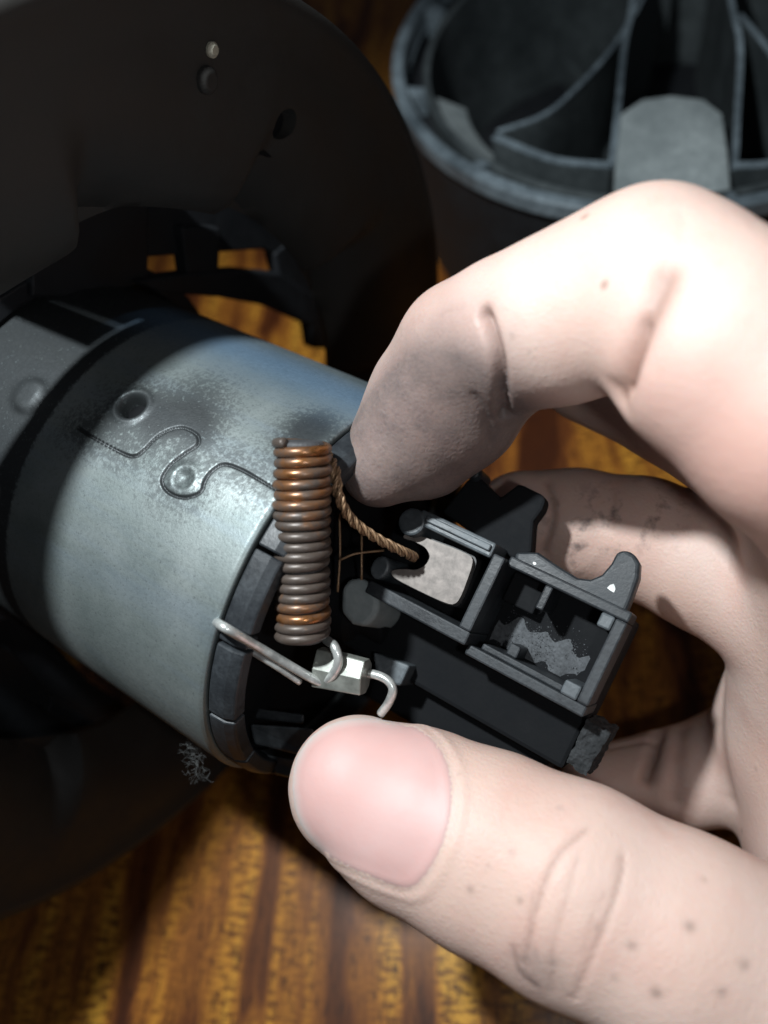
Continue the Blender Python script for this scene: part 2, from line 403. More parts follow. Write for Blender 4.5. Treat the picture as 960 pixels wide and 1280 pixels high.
nn = np.cross(tg, FWD); nn /= np.linalg.norm(nn, axis=1)[:, None]; bn = np.cross(tg, nn)
ar = np.r_[0, np.cumsum(np.linalg.norm(np.diff(ctr, axis=0), axis=1))]
braid = None
for k in range(3):
    ph = ar * 2 * math.pi / 4.6 + k * 2 * math.pi / 3
    q = ctr + .33 * (np.cos(ph)[:, None] * nn + np.sin(ph)[:, None] * bn)
    for j in range(3):                           # fine strands within each ply
        p2 = ar * 2 * math.pi / 2.1 + j * 2.094
        w_ = MB().tube(q + .15 * (np.cos(p2)[:, None] * nn + np.sin(p2)[:, None] * bn), .19, 6)
        o = w_.build('braid_strand', M_braid, motor, smooth=True); o.parent = brush

# terminal socket next to the brush box
sock = MB().lbox(21.203, 36.4, 1.0, 2.3, -1.0, 8.3).build('terminal_socket', M_frame, motor, bevel=.25)
def ssub(mb, name, mat, **k): return sub(mb, name, mat, sock, **k)
ssub(MB().lbox(35.0, 36.4, 2.303, 12.6, 1.2, 8.3), 'end_wall', M_frame, bevel=.25)
ssub(MB().lbox(21.203, 36.4, 12.603, 13.9, 1.2, 8.3), 'back_wall', M_frame, bevel=.25)
ssub(MB().lbox(26.3, 27.3, 9.6, 12.6, 1.2, 8.0), 'inner_rib', M_frame, bevel=.2)
ssub(MB().lbox(33.4, 34.997, 10.9, 12.6, 1.2, 8.5), 'corner_block', M_grey, bevel=.25)
ssub(MB().lbox(33.0, 34.997, 2.303, 4.0, 1.2, 8.5), 'corner_block', M_grey, bevel=.25)
ssub(MB().lbox(22.5, 33.0, 2.303, 3.1, 1.2, 7.2), 'inner_ledge', M_frame, bevel=.2)
ssub(MB().lbox(25.2, 26.6, 3.103, 4.6, 1.2, 6.2), 'inner_rib', M_frame, bevel=.2)
ssub(MB().lbox(21.4, 25.6, 8.6, 12.5, 1.2, 3.8), 'floor_step', M_black, bevel=.2)
# carbon dust drifted onto the floor of the socket
pw = MB()
def heap(i, j):
    a = 21.6 + 12.0 * i / 40; u = 3.3 + 6.0 * j / 24
    e = math.exp(-((u - 4.8 - .06 * (a - 22)) / (1.7 + .5 * math.sin(a * 1.9))) ** 2) * math.exp(-((a - 27.2) / 6.4) ** 4)
    return L(a, u, 1.0 + e * (.75 + .25 * math.sin(a * 1.3 + 1.3 * math.sin(u * 1.1))) + rng.normal() * .06 * e)
pw.grid(heap, 41, 25); hp = ssub(pw, 'carbon_dust_heap', M_powder, smooth=True)
gr = MB()
for _ in range(900):
    a = rng.normal(27, 4.4); u = rng.normal(5.2 + .06 * (a - 22), 1.7)
    if not (22 < a < 33 and 3.4 < u < 9.5): continue
    e = math.exp(-((u - 4.8 - .06 * (a - 22)) / (1.7 + .5 * math.sin(a * 1.9))) ** 2) * math.exp(-((a - 27.2) / 6.4) ** 4)
    c = L(a, u, max(1.22, 1.0 + .95 * e)); r = rng.uniform(.05, .15)
    d = rng.normal(size=(4, 3)); d /= np.linalg.norm(d, axis=1)[:, None]
    gr.add(c + d * r, [(0, 1, 2), (0, 2, 3), (0, 3, 1), (1, 3, 2)])
g_ = ssub(gr, 'dust_grains', M_powder); g_['kind'] = 'stuff'

# hooked arm, black tab, knob
hk = [(643, 690), (672, 690), (700, 709), (722, 722), (738, 724), (752, 718), (764, 704), (771, 690), (782, 687), (794, 693), (800, 704), (799, 722), (790, 748), (780, 772), (745, 757), (643, 712)]
hook = MB().lprism([AU(x, y, 6.3) for x, y in hk], 3.0, 6.3).build('hooked_arm', M_frame, motor, bevel=.5, seg=3)
o = MB().lprism([AU(x, y, 6.6) for x, y in [(706, 735), (716, 732), (772, 759), (768, 768)]], 6.303, 6.75).build('raised_strip', M_grey, motor, bevel=.12); o.parent = hook
for (x, y, s) in ((766, 735, .55), (668, 704, .28), (690, 722, .3), (700, 726, .22)):   # bright paint specks
    a, u = AU(x, y, 6.3); poly = [(a + s * r * math.cos(t), u + s * r * math.sin(t)) for t, r in zip(np.linspace(0, 6.28, 7, endpoint=False), rng.uniform(.5, 1.2, 7))]
    o = MB().lprism(poly, 6.303, 6.36).build('paint_speck', M_white, motor); o.parent = hook
tb = [(552, 640), (585, 598), (600, 597), (625, 622), (646, 606), (651, 605), (679, 619), (682, 626), (678, 637), (667, 652), (664, 692), (642, 700), (600, 674)]
tab = MB().lprism([AU(x, y, 4.5) for x, y in tb], 1.5, 4.5).build('locking_tab', M_black, motor, bevel=.45)
a, u = AU(593, 592, 5); o = MB().tube([L(a, u, 0), L(a, u, 4.6), L(a, u, 5.2)], [.95, .95, .6], 14).build('peg', M_frame, motor, smooth=False, bevel=.2); o.parent = tab
pf = [AU(x, y, 9) for x, y in [(428, 735), (436, 724), (452, 722), (466, 732), (475, 750), (472, 770), (458, 784), (440, 780), (427, 765)]]
knob = MB().lprism(pf, -1, 9.4).build('rounded_knob', M_pad, motor, bevel=.9, seg=3)
pf = [AU(x, y, 4) for x, y in [(466, 815), (512, 832), (500, 858), (470, 848)]]
MB().lbox(4, 34, -12, -6.503, -13, -3).build('lower_block', M_black, motor, bevel=.6)
MB().lprism(pf, -3, 4).build('small_bracket', M_grey, motor, bevel=.3)
# bars under the thumb tip
q = [LC(1, 23.4, 164), LC(1, 19.5, 159), LC(1, 28, 196)]
MB().hexa([P(312, 905, 105), P(318, 930, 105), P(400, 950, 103), P(392, 910, 101), P(312, 905, 109), P(318, 930, 109), P(400, 950, 107), P(392, 910, 105)]).build('end_bar', M_grey, motor, bevel=.4)
MB().hexa([P(316, 940, 107), P(345, 968, 107), P(420, 985, 105), P(400, 955, 104), P(316, 940, 109), P(345, 968, 109), P(420, 985, 107), P(400, 955, 106)]).build('end_bar', M_grey, motor, bevel=.3)
MB().hexa([P(318, 885, 107), P(318, 898, 107), P(380, 905, 105), P(380, 893, 105), P(318, 885, 111), P(318, 898, 111), P(380, 905, 109), P(380, 893, 109)]).build('end_bar', M_frame, motor, bevel=.3)
# foam pad on the outer end
fa = [L(36.5, -5.0, -6), L(39.2, -5.4, -6), L(39.4, .4, -6), L(36.5, .6, -6), L(36.5, -5.0, 3.4), L(39.0, -5.2, 3.2), L(39.3, .2, 3.5), L(36.5, .5, 3.6)]
foam = MB().hexa(fa).build('foam_pad', M_foam, motor)
sd = foam.modifiers.new('subdiv', 'SUBSURF'); sd.subdivision_type = 'SIMPLE'; sd.levels = sd.render_levels = 5
tx = bpy.data.textures.new('foam_lumps', 'CLOUDS'); tx.noise_scale = .0012; dp = foam.modifiers.new('lumps', 'DISPLACE'); dp.texture = tx; dp.strength = .0009; dp.texture_coords = 'GLOBAL'

# choke coil
ct, cb = P(378, 545, 86.5), P(378, 806, 90.0); ax = (cb - ct); ln = np.linalg.norm(ax); ax /= ln
e1 = np.cross(ax, FWD); e1 /= np.linalg.norm(e1); e2 = np.cross(ax, e1)
turns = 19.6; rw = ln / turns * .495; rc = 3.2 - rw
NT_ = 1400; tt = np.linspace(0, 1, NT_); ph = tt * turns * 2 * math.pi + 2.2
jit = np.interp(tt * turns, np.arange(0, 22, .5), rng.normal(0, .07, 44)); jr = np.interp(tt * turns, np.arange(0, 22, .5), rng.normal(0, .09, 44))
hx = ct + np.outer(tt * (ln - 2 * rw) + rw + jit, ax) + (rc + jr)[:, None] * (np.cos(ph)[:, None] * e1 + np.sin(ph)[:, None] * e2)
coil = MB().tube(hx, rw, 12).build('choke_coil', M_copper, motor, smooth=True)
tcoil = tt
wv = np.interp(tcoil, [0, .03, .12, .30, .42, .52, .70, .76, .86, .90, 1], [.36, .54, .52, .47, .36, .28, .30, .46, .56, .34, .32])
fattr(coil, 'worn', np.repeat(wv, 12))
o = MB().tube([ct + ax * .5, ct + ax * .9, cb - ax * .6], [2.2, 2.45, 2.45], 28).build('ferrite_core', M_ferrite, motor, smooth=False, bevel=.25); o.parent = coil

# spring clip wire and tinned sleeve
q0 = on_plane(282, 785, CC + AX * 1.6, AX)
wp = [P(268, 776, 88.5), q0 + (P(282, 785, 86) - P(282, 785, 86.6)), P(330, 813, 88.3), P(392, 849, 91.0), P(406, 851, 91.2), P(417, 842, 90.0), P(423, 826, 89.2), P(418, 808, 89.4), P(408, 800, 91)]
wire = MB().tube(spline(wp, 90), .54, 10).build('spring_wire', M_wire, motor, smooth=True)
o = MB().tube(spline([P(277, 793, 88.6), P(300, 806, 88.2), P(340, 830, 89.6), P(375, 853, 91.4)], 30), .38, 8).build('second_wire', M_wire, motor, smooth=True); o.parent = wire
s0, s1 = P(398, 833, 92.6), P(458, 846, 90.6); sx = s1 - s0; sl = np.linalg.norm(sx); sx /= sl
sy = np.cross(sx, FWD); sy /= np.linalg.norm(sy); sz = np.cross(sx, sy)
prof = [(-2.3, -.6), (-1.5, -1.5), (-.2, -1.6), (0, -1.25), (.25, -1.6), (1.5, -1.4), (2.3, -.4), (2.2, 1.3), (0, 1.9), (-2.2, 1.3)]
vs = [s0 + sx * (sl * k) + sy * y_ * (1 - .12 * k) + sz * z_ for k in (0, 1) for y_, z_ in prof]
n_ = len(prof); sleeve = MB().add(vs, [tuple(range(n_)), tuple(range(2 * n_ - 1, n_ - 1, -1))] + [(i, (i + 1) % n_, n_ + (i + 1) % n_, n_ + i) for i in range(n_)]).build('crimp_sleeve', M_sleeve, motor, bevel=.2)
MB().tube(spline([P(452, 842, 91.8), P(468, 843, 91.0), P(484, 850, 90.4), P(491, 862, 90.2), P(486, 878, 90.8), P(476, 892, 92)], 40), .52, 10).build('hook_wire', M_wire, motor, smooth=True)
# thin leads between the coil and the brush box
for pp in ([P(424, 640, 99), P(425, 690, 100), P(422, 740, 100)], [P(452, 655, 99), P(452, 690, 100), P(452, 725, 100)], [P(425, 700, 98), P(445, 692, 98), P(480, 688, 99)]):
    MB().tube(spline(pp, 10), .16, 6).build('thin_lead', M_braid, motor, smooth=True)
MB().hexa([P(408, 532, 93), P(444, 522, 95), P(452, 556, 95), P(418, 566, 93), P(408, 532, 97), P(444, 522, 99), P(452, 556, 99), P(418, 566, 97)]).build('rim_clip', M_frame, motor, bevel=.5)

# shroud: round dished plate with scalloped inner mouth
def saw(deg, n=11, off=9):
    x = ((deg + off) / 360 * n) % 1.0
    return x
def shroud_pt(a, r, deg):
    k = max(0.0, min(1.0, (57 - r) / 12)) if a > -34.5 else 0
    s = saw(deg); lob = (s ** 1.6) if s < .9 else (1 - s) / .1 * .845
    return LC(a - k * 4.6 * lob, r + (k * 3.4 * (lob - .5)), deg)
front = [(-34.5, 70.8), (-29, 69.6), (-27.6, 69.2), (-27.3, 68.7), (-27.3, 67.0), (-27.7, 66.5), (-27.8, 62), (-27.9, 58), (-28.1, 55), (-28.6, 52), (-29.4, 49.5), (-30.6, 47), (-32.2, 45), (-34, 43.8), (-36.5, 43.4)]
back = [(-36.5, 45.2), (-34.4, 46.2), (-32, 49), (-30.8, 53), (-30, 60), (-30, 66.8), (-34.5, 69.0)]
sh = MB(); sh.lathe(front + back, shroud_pt, 396, closed_prof=True)
shroud = sh.build('shroud', M_shroud, motor, smooth=True)
hp_ = ML(on_plane(362, 157, CC + AX * -27.8, AX))
cut = MB().tube([L(-24, hp_[1], hp_[2]), L(-34, hp_[1], hp_[2])], 2.0, 28).build('cutter', M_shroud, motor)
bo = shroud.modifiers.new('hole', 'BOOLEAN'); bo.object = cut; bo.operation = 'DIFFERENCE'; bo.solver = 'EXACT'
bpy.context.view_layer.update()
dg = bpy.context.evaluated_depsgraph_get(); me2 = bpy.data.meshes.new_from_object(shroud.evaluated_get(dg)); shroud.modifiers.clear(); shroud.data = me2
bpy.data.objects.remove(cut, do_unlink=True)
es = shroud.modifiers.new('sharp', 'EDGE_SPLIT'); es.split_angle = math.radians(40)
hb = MB().tube([L(-31.6, hp_[1], hp_[2]), L(-30.6, hp_[1], hp_[2])], 4.5, 24).build('hole_backing', M_black, motor); hb.parent = shroud
q = ML(on_plane(264, 62, CC + AX * -27.8, AX)); o = MB().tube([L(-28.6, q[1], q[2]), L(-27.5, q[1], q[2]), L(-27.1, q[1], q[2])], [.85, .85, .5], 14).build('rivet', M_rivet, motor, smooth=False); o.parent = shroud
q = ML(on_plane(258, 100, CC + AX * -27.8, AX)); o = MB().tube([L(-28.6, q[1], q[2]), L(-27.4, q[1], q[2]), L(-26.9, q[1], q[2])], [1.5, 1.5, 1.0], 18).build('moulded_boss', M_shroud, motor, smooth=False, bevel=.2); o.parent = shroud
o = MB().lathe([(-34.6, 68.9), (-34.6, 70.8), (-68, 72.2), (-68, 70.2)], LC, 60, 112, 215, True).build('added_shade_skirt', M_shroud, motor, bevel=.3); o.parent = shroud  # extra skirt added to keep lamp light off the table at lower left
# rear spider behind the mouth: bars round the can with open windows between them
grille = MB().lathe([(-66, 28.2), (-66, 31.0), (-52, 31.0), (-52, 28.2)], LC, 72, closed_prof=True).build('rear_spider', M_wall, motor, bevel=.3)
def bar(px, a0=-50.0, th=3.0):
    q = [ML(on_plane(x, y, CC + AX * a0, AX))[1:] for x, y in px]; m = len(q)
    ar = sum(q[i][0] * q[(i + 1) % m][1] - q[(i + 1) % m][0] * q[i][1] for i in range(m))
    if ar < 0: q = q[::-1]
    vs = [L(a0 - th, *p) for p in q] + [L(a0, *p) for p in q]
    o = MB().add(vs, [tuple(range(m - 1, -1, -1)), tuple(range(m, 2 * m))] + [(i, (i + 1) % m, m + (i + 1) % m, m + i) for i in range(m)]).build('spider_bar', M_wall, motor, bevel=.4)
    o.parent = grille
bar([(228, 285), (276, 285), (273, 372), (236, 356)])
bar([(170, 352), (232, 343), (300, 338), (352, 343), (396, 372), (452, 392), (470, 440), (392, 436), (388, 408), (330, 382), (275, 372), (200, 366)], -49.5)
bar([(40, 372), (40, 318), (92, 262), (150, 238), (186, 236), (186, 352), (120, 372)], -51)
bar([(180, 322), (180, 262), (270, 240), (380, 252), (400, 300), (352, 322), (330, 312), (268, 316)], -52)
bar([(344, 318), (400, 268), (520, 330), (500, 470), (452, 440), (400, 384), (350, 345)], -51.5)
bar([(-90, 740), (40, 775), (110, 850), (190, 905), (150, 985), (-90, 985)], -54)
for px_ in ([(-20, 800), (14, 812), (62, 868), (56, 884), (-20, 846)], [(66, 872), (120, 905), (112, 918), (60, 890)]):
    bar(px_, -46, 2)
for dg_ in (18, 26, 33.5, 41, 48.0, 54.6, 61.2, 108, 122):
    o = MB().lathe([(-60, 40.2), (-60, 43.0), (-36.8, 45.4), (-36.8, 43.6)], LC, 3, dg_ - 2.9, dg_ + 2.9, True).build('guard_slat', M_wall, motor, bevel=.3); o.parent = grille
# dust fluff caught under the can rim
fl = MB(); fc = P(244, 948, 106)
for _ in range(80):
    p = fc + (DOWN * .9 + RIGHT * .2) * rng.uniform(-2, 2.5) + rng.normal(0, .6, 3); d = rng.normal(size=3); d /= np.linalg.norm(d); d2 = rng.normal(size=3); ln_ = rng.uniform(.6, 2.2)
    fl.tube(spline([p, p + d * ln_ * .5 + d2 * .25, p + d * ln_], 5), .016, 3)
ff = fl.build('dust_fluff', M_dust, motor); ff['kind'] = 'stuff'

# ------------------------------------------------------------------ the other half of the housing, standing open behind
BC = np.array([-24.5, 169.4]); BH = 50.0
house = root('round_plastic_housing', 'open dusty black round plastic housing with ribs inside, standing behind the hand', 'housing', (BC[0], BC[1], 0))
def BL(z, r, deg):
    t = math.radians(deg); return np.array([BC[0] + r * math.cos(t), BC[1] + r * math.sin(t), z])
MB().lathe([(0, .01), (0, 63.0), (2, 65.0), (44, 66.2), (45, 64.6), (4, 63.2), (4, .01)], BL, 144).build('outer_wall', M_wall, house, bevel=.4)
rim = MB().lathe([(44.6, 63.8), (44.6, 66.4), (46, 67.9), (49.6, 68.0), (50, 67.5), (50, 65.2), (49.6, 64.7), (45, 64.3)], BL, 180, closed_prof=True).build('rim', M_bucket, house, smooth=False, bevel=.3)
MB().lathe([(4, 57.6), (4, 59.0), (46.4, 60.2), (46.4, 58.4)], BL, 150, closed_prof=True).build('inner_wall', M_inside, house, bevel=.3)
MB().lathe([(40.4, 60.0), (40.4, 64.2), (41.4, 64.2), (41.4, 60.0)], BL, 150, closed_prof=True).build('rim_groove', M_wall, house)
def on_z(px, py, z): return on_plane(px, py, np.array([0, 0, z]), np.array([0, 0, 1.]))
def bang(px, py, z=46): q = on_z(px, py, z)[:2] - BC; return math.degrees(math.atan2(q[1], q[0])), np.hypot(*q)
for (a0, a1) in ((bang(612, 205)[0] - 1.4, bang(612, 205)[0] + 1.4), (bang(528, 120)[0] - 1.5, bang(528, 120)[0] + 1.5), (bang(520, 20)[0] - 2, bang(520, 20)[0] + 2), (bang(770, 245)[0] - .8, bang(770, 245)[0] + .8), (bang(912, 250)[0] - .8, bang(912, 250)[0] + .8)):
    MB().lathe([(41.4, 60.1), (41.4, 64.8), (48.6, 64.8), (47.2, 60.1)], BL, 6, a0, a1, True).build('rim_block', M_bucket, house, bevel=.3)
aL, aR = bang(770, 245)[0], bang(912, 250)[0]
if aR < aL: aL, aR = aR, aL
def zprism(px, z0, z1, name, mat, tilt=0.0):
    q = [on_z(x, y, z1)[:2] for x, y in px]; m = len(q)
    ar = sum(q[i][0] * q[(i + 1) % m][1] - q[(i + 1) % m][0] * q[i][1] for i in range(m))
    if ar < 0: q = q[::-1]
    dz = [tilt * (np.hypot(*(p - BC)) - 58) for p in q]
    vs = [(*p, z0 + e) for p, e in zip(q, dz)] + [(*p, z1 + e) for p, e in zip(q, dz)]
    return MB().add(vs, [tuple(range(m - 1, -1, -1)), tuple(range(m, 2 * m))] + [(i, (i + 1) % m, m + (i + 1) % m, m + i) for i in range(m)]).build(name, mat, house, bevel=.4)
zprism([(767, 238), (914, 240), (910, 190), (903, 142), (880, 124), (840, 119), (803, 124), (776, 142), (770, 190)], 42.6, 44.8, 'ledge', M_pad)
# walls inside: thin curved and straight ribs
def rib(pts, z0, z1, th, name, mat=M_bucket):
    p = spline([np.r_[on_z(x, y, z1)[:2], 0] for x, y in pts], 24)[:, :2]; T = np.gradient(p, axis=0); T /= np.linalg.norm(T, axis=1)[:, None]; N = np.c_[-T[:, 1], T[:, 0]] * th / 2
    m = MB()
    for k in range(23):
        m.hexa([(*(p[k] - N[k]), z0), (*(p[k + 1] - N[k + 1]), z0), (*(p[k + 1] + N[k + 1]), z0), (*(p[k] + N[k]), z0), (*(p[k] - N[k]), z1), (*(p[k + 1] - N[k + 1]), z1), (*(p[k + 1] + N[k + 1]), z1), (*(p[k] + N[k]), z1)])
    body_ = m.build(name, M_inside, house); cap = MB()
    for k in range(23):
        cap.hexa([(*(p[k + i] + sg * N[k + i] * 1.15), z) for z in (z1 + .004, z1 + .5) for i, sg in ((0, -1), (1, -1), (1, 1), (0, 1))])
    c_ = cap.build('rib_edge', mat, house); c_.parent = body_
    return body_
rib([(622, 166), (680, 145), (720, 112), (765, 62), (800, 5), (830, -60)], 4, 44, 1.0, 'curved_rib')
rib([(764, 212), (772, 140), (780, 60), (790, 10), (800, -80)], 4, 44.6, 1.2, 'straight_rib')
rib([(918, 214), (921, 150), (925, 60), (915, 10), (900, -80)], 4, 44.6, 1.2, 'straight_rib')
rib([(925, 20), (950, 50), (990, 100), (1060, 150)], 4, 44, 1.0, 'curved_rib')
rib([(618, 172), (690, 200), (764, 208)], 20, 45.6, 1.6, 'curved_rib')
rib([(918, 208), (960, 206), (1010, 196)], 20, 45.6, 1.6, 'curved_rib')
for (a0, a1) in ((bang(528, 110)[0], bang(600, 175)[0]),):
    a0, a1 = min(a0, a1), max(a0, a1)
    MB().lathe([(38, 50), (43.6, 58.5), (42, 58.5), (36.5, 50)], BL, 12, a0, a1, True).build('sloping_ledge', M_pad, house, bevel=.3)
MB().lathe([(4, .01), (16, .01), (16, 11), (15, 12.5), (4, 13)], BL, 48).build('centre_hub', M_inside, house, bevel=.4)
for k in range(6):
    t = 20 + 60 * k
    MB().lathe([(4, 13), (14, 13), (12, 57.5), (4, 57.5)], BL, 1, t, t + 1.6, True).build('floor_rib', M_inside, house)

# ------------------------------------------------------------------ the hand (implicit surface, meshed once)
def CK(px, py, dep): return np.array([(px - 480) * dep / FPX, (py - 640) * dep / FPX, dep])
def seg_cones(chain): return [(CK(*a[:3]), a[3], CK(*b[:3]), b[3]) for a, b in zip(chain[:-1], chain[1:])]
index = [(474, 586, 94.5, 4.7), (505, 552, 94.5, 6.3), (540, 503, 93.5, 7.5), (585, 441, 90, 7.9), (640, 418, 86, 8.1), (700, 400, 82, 8.5), (762, 375, 79, 8.6), (815, 353, 76.5, 8.7), (850, 385, 74, 9.2), (905, 438, 71, 9.9), (1010, 520, 69, 10.6), (1120, 610, 72, 12)]
ipad = [(536, 566, 97, 5.6), (573, 515, 95, 7.0), (600, 470, 92, 7.3)]
thumb = [(448, 984, 91.5, 8.1), (520, 1022, 89, 9.6), (610, 1063, 86, 10.2), (715, 1113, 82, 10.6), (850, 1180, 79, 10.5), (1000, 1260, 78, 12), (1150, 1330, 82, 15)]
middle = [(738, 466, 113, 7.2), (850, 500, 105, 8.5), (970, 560, 95, 9.6), (1100, 640, 88, 11.5)]
ring = [(652, 652, 114, 7.3), (720, 657, 113, 7.9), (800, 672, 110, 8.2), (880, 704, 107, 8.8), (970, 748, 103, 9.6), (1080, 780, 99, 11.5)]
pinky = [(752, 985, 124, 6.6), (840, 975, 122, 7.4), (930, 955, 119, 8.6), (1060, 900, 114, 11)]
W = (1330, 1080, 112)
palm = [[(1120, 610, 74, 12), (1290, 1080, 96, 17)], [(1100, 640, 88, 12), (*W, 18)], [(1080, 780, 101, 12), (*W, 18)], [(1055, 900, 114, 11), (1290, 1120, 120, 16)],
        [(1150, 1330, 84, 15), (1120, 1060, 104, 17)], [(1120, 1060, 104, 17), (*W, 18)], [(1010, 930, 112, 12), (1080, 1020, 112, 16)], [(1060, 700, 92, 11), (1030, 900, 108, 13)], [(*W, 20), (1700, 1380, 118, 27)], [(1700, 1380, 118, 27), (2000, 1600, 122, 31)]]
lo = np.array([-16., -36, 52]); hi = np.array([150., 112, 152]); H = .72
dims = ((hi - lo) / H).astype(int) + 1
S = np.full(dims, 30.0, np.float32)
def smin(a, b, k):
    h = np.clip(.5 + .5 * (b - a) / k, 0, 1); return b + (a - b) * h - k * h * (1 - h)
def cone_into(A, a, ra, b, rb, k, squash=None, pad=5):
    mn = np.minimum(a - ra, b - rb) - pad - k; mx = np.maximum(a + ra, b + rb) + pad + k
    i0 = np.clip(((mn - lo) / H).astype(int), 0, dims - 1); i1 = np.clip(((mx - lo) / H).astype(int) + 2, 1, dims)
    if (i1 <= i0).any(): return
    g = [lo[t] + H * np.arange(i0[t], i1[t]) for t in range(3)]
    X = np.stack(np.meshgrid(*g, indexing='ij'), -1).astype(np.float32)
    pa = X - a; ba = b - a
    if squash is not None:
        nrm, f = squash; pa = pa + np.outer((pa @ nrm).ravel(), nrm).reshape(pa.shape) * (1 / f - 1); ba = ba + nrm * (ba @ nrm) * (1 / f - 1)
    t = np.clip((pa @ ba) / (ba @ ba), 0, 1)
    d = np.linalg.norm(pa - t[..., None] * ba, axis=-1) - (ra + (rb - ra) * t)
    if squash is not None: d = d * squash[1]
    sl = tuple(slice(i0[t], i1[t]) for t in range(3)); A[sl] = smin(A[sl], d.astype(np.float32), k)
tn = np.array([-.12, -.28, -1.0]); tn /= np.linalg.norm(tn)
def chain_field(ch, k, squash=None):
    A = np.full(dims, 30.0, np.float32)
    for (a, ra, b, rb) in seg_cones(ch): cone_into(A, a, ra, b, rb, k, squash)
    return A
for ch in palm: 
    for (a, ra, b, rb) in seg_cones(ch): cone_into(S, a, ra, b, rb, 5.0)
for ch, sq in ((index + [], None), (thumb, (tn, .84)), (middle, None), (ring, None), (pinky, None)):
    F = chain_field(ch, 1.6, sq)
    if ch[0] == index[0]: F = smin(F, chain_field(ipad, 1.6), 2.5)
    S = smin(S, F, 2.2)
# naive surface nets
ins = S < 0
def surface_nets(S):
    nx, ny, nz = S.shape
    acc = np.zeros((nx - 1, ny - 1, nz - 1, 3), np.float32); cnt = np.zeros((nx - 1, ny - 1, nz - 1), np.float32)
    off = [(i, j, k) for i in (0, 1) for j in (0, 1) for k in (0, 1)]
    def c(o): return S[o[0]:nx - 1 + o[0], o[1]:ny - 1 + o[1], o[2]:nz - 1 + o[2]]
    for a in off:
        for ax_ in range(3):
            if a[ax_] == 0:
                b = list(a); b[ax_] = 1; va, vb = c(a), c(b); m = (va < 0) != (vb < 0)
                t = np.where(m, va / np.where(m, va - vb, 1), 0); cnt += m
                for q in range(3): acc[..., q] += np.where(m, a[q] + (t if q == ax_ else 0), 0)
    act = cnt > 0; idx = -np.ones(act.shape, np.int64); idx[act] = np.arange(act.sum())
    ijk = np.argwhere(act); V = lo + H * (ijk + acc[act] / cnt[act][:, None])
    Fs = []
    for ax_ in range(3):
        o1, o2 = [(1, 2), (2, 0), (0, 1)][ax_]
        s0 = [slice(0, n) for n in S.shape]; s1 = list(s0); s0[ax_] = slice(0, S.shape[ax_] - 1); s1[ax_] = slice(1, S.shape[ax_])
        a_, b_ = S[tuple(s0)] < 0, S[tuple(s1)] < 0
        for flip, m in ((False, a_ & ~b_), (True, ~a_ & b_)):
            e = np.argwhere(m); ok = (e[:, o1] > 0) & (e[:, o2] > 0) & (e[:, o1] < S.shape[o1] - 1) & (e[:, o2] < S.shape[o2] - 1); e = e[ok]
            def cell(d1, d2): x = e.copy(); x[:, o1] -= d1; x[:, o2] -= d2; return idx[x[:, 0], x[:, 1], x[:, 2]]
            q = np.stack([cell(1, 1), cell(0, 1), cell(0, 0), cell(1, 0)], 1)
            Fs.append(q[:, ::-1] if flip else q)
    return V, np.vstack(Fs)
V, Fq = surface_nets(S)
def to_world(V): return CAM + V[:, :1] * RIGHT + V[:, 1:2] * DOWN + V[:, 2:] * FWD
hand_org = np.array([60., 30., 60.])
me = bpy.data.meshes.new('hand'); me.from_pydata([tuple(p) for p in (to_world(V) - hand_org) * MM], [], [tuple(map(int, q)) for q in Fq])
hand = bpy.data.objects.new('hand', me); COL.objects.link(hand); hand.location = Vector(hand_org) * MM; hand['_org'] = [float(x) for x in hand_org]
smo = hand.modifiers.new('s', 'SMOOTH'); smo.factor = .5; smo.iterations = 6
sbd = hand.modifiers.new('d', 'SUBSURF'); sbd.levels = sbd.render_levels = 1
bpy.context.view_layer.update()
dg = bpy.context.evaluated_depsgraph_get(); me2 = bpy.data.meshes.new_from_object(hand.evaluated_get(dg)); hand.modifiers.clear(); hand.data = me2; me2.name = 'hand'
n = len(me2.vertices); co = np.empty(n * 3, np.float32); me2.vertices.foreach_get('co', co); co = co.reshape(-1, 3).astype(float) / MM + hand_org
no = np.empty(n * 3, np.float32); me2.vertices.foreach_get('normal', no); no = no.reshape(-1, 3).astype(float)
bvh = BVHTree.FromPolygons([Vector(p) for p in co], [tuple(p.vertices) for p in me2.polygons])
def hit(px, py):
    r = ray(px, py); h = bvh.ray_cast(Vector(CAM), Vector(r / np.linalg.norm(r)))[0]
    return None if h is None else np.array(h)
def on_skin(pts, n_=40):
    out = []
    for x, y in spline([np.r_[p, 0] for p in pts], n_)[:, :2]:
        h = hit(x, y)
        if h is not None: out.append(h)
    return np.array(out)
def dist_to(path, cut=8):
    d = np.full(n, 99.0); m = (np.abs(co - path.mean(0)).max(1) < np.abs(path - path.mean(0)).max() + cut); c = co[m]; dd = np.full(len(c), 99.0)
    for q in path: dd = np.minimum(dd, np.linalg.norm(c - q, axis=1))
    d[m] = dd; return d
disp = np.zeros(n); red = np.zeros(n); grime = np.zeros(n); smudge = np.zeros(n); line = np.zeros(n)
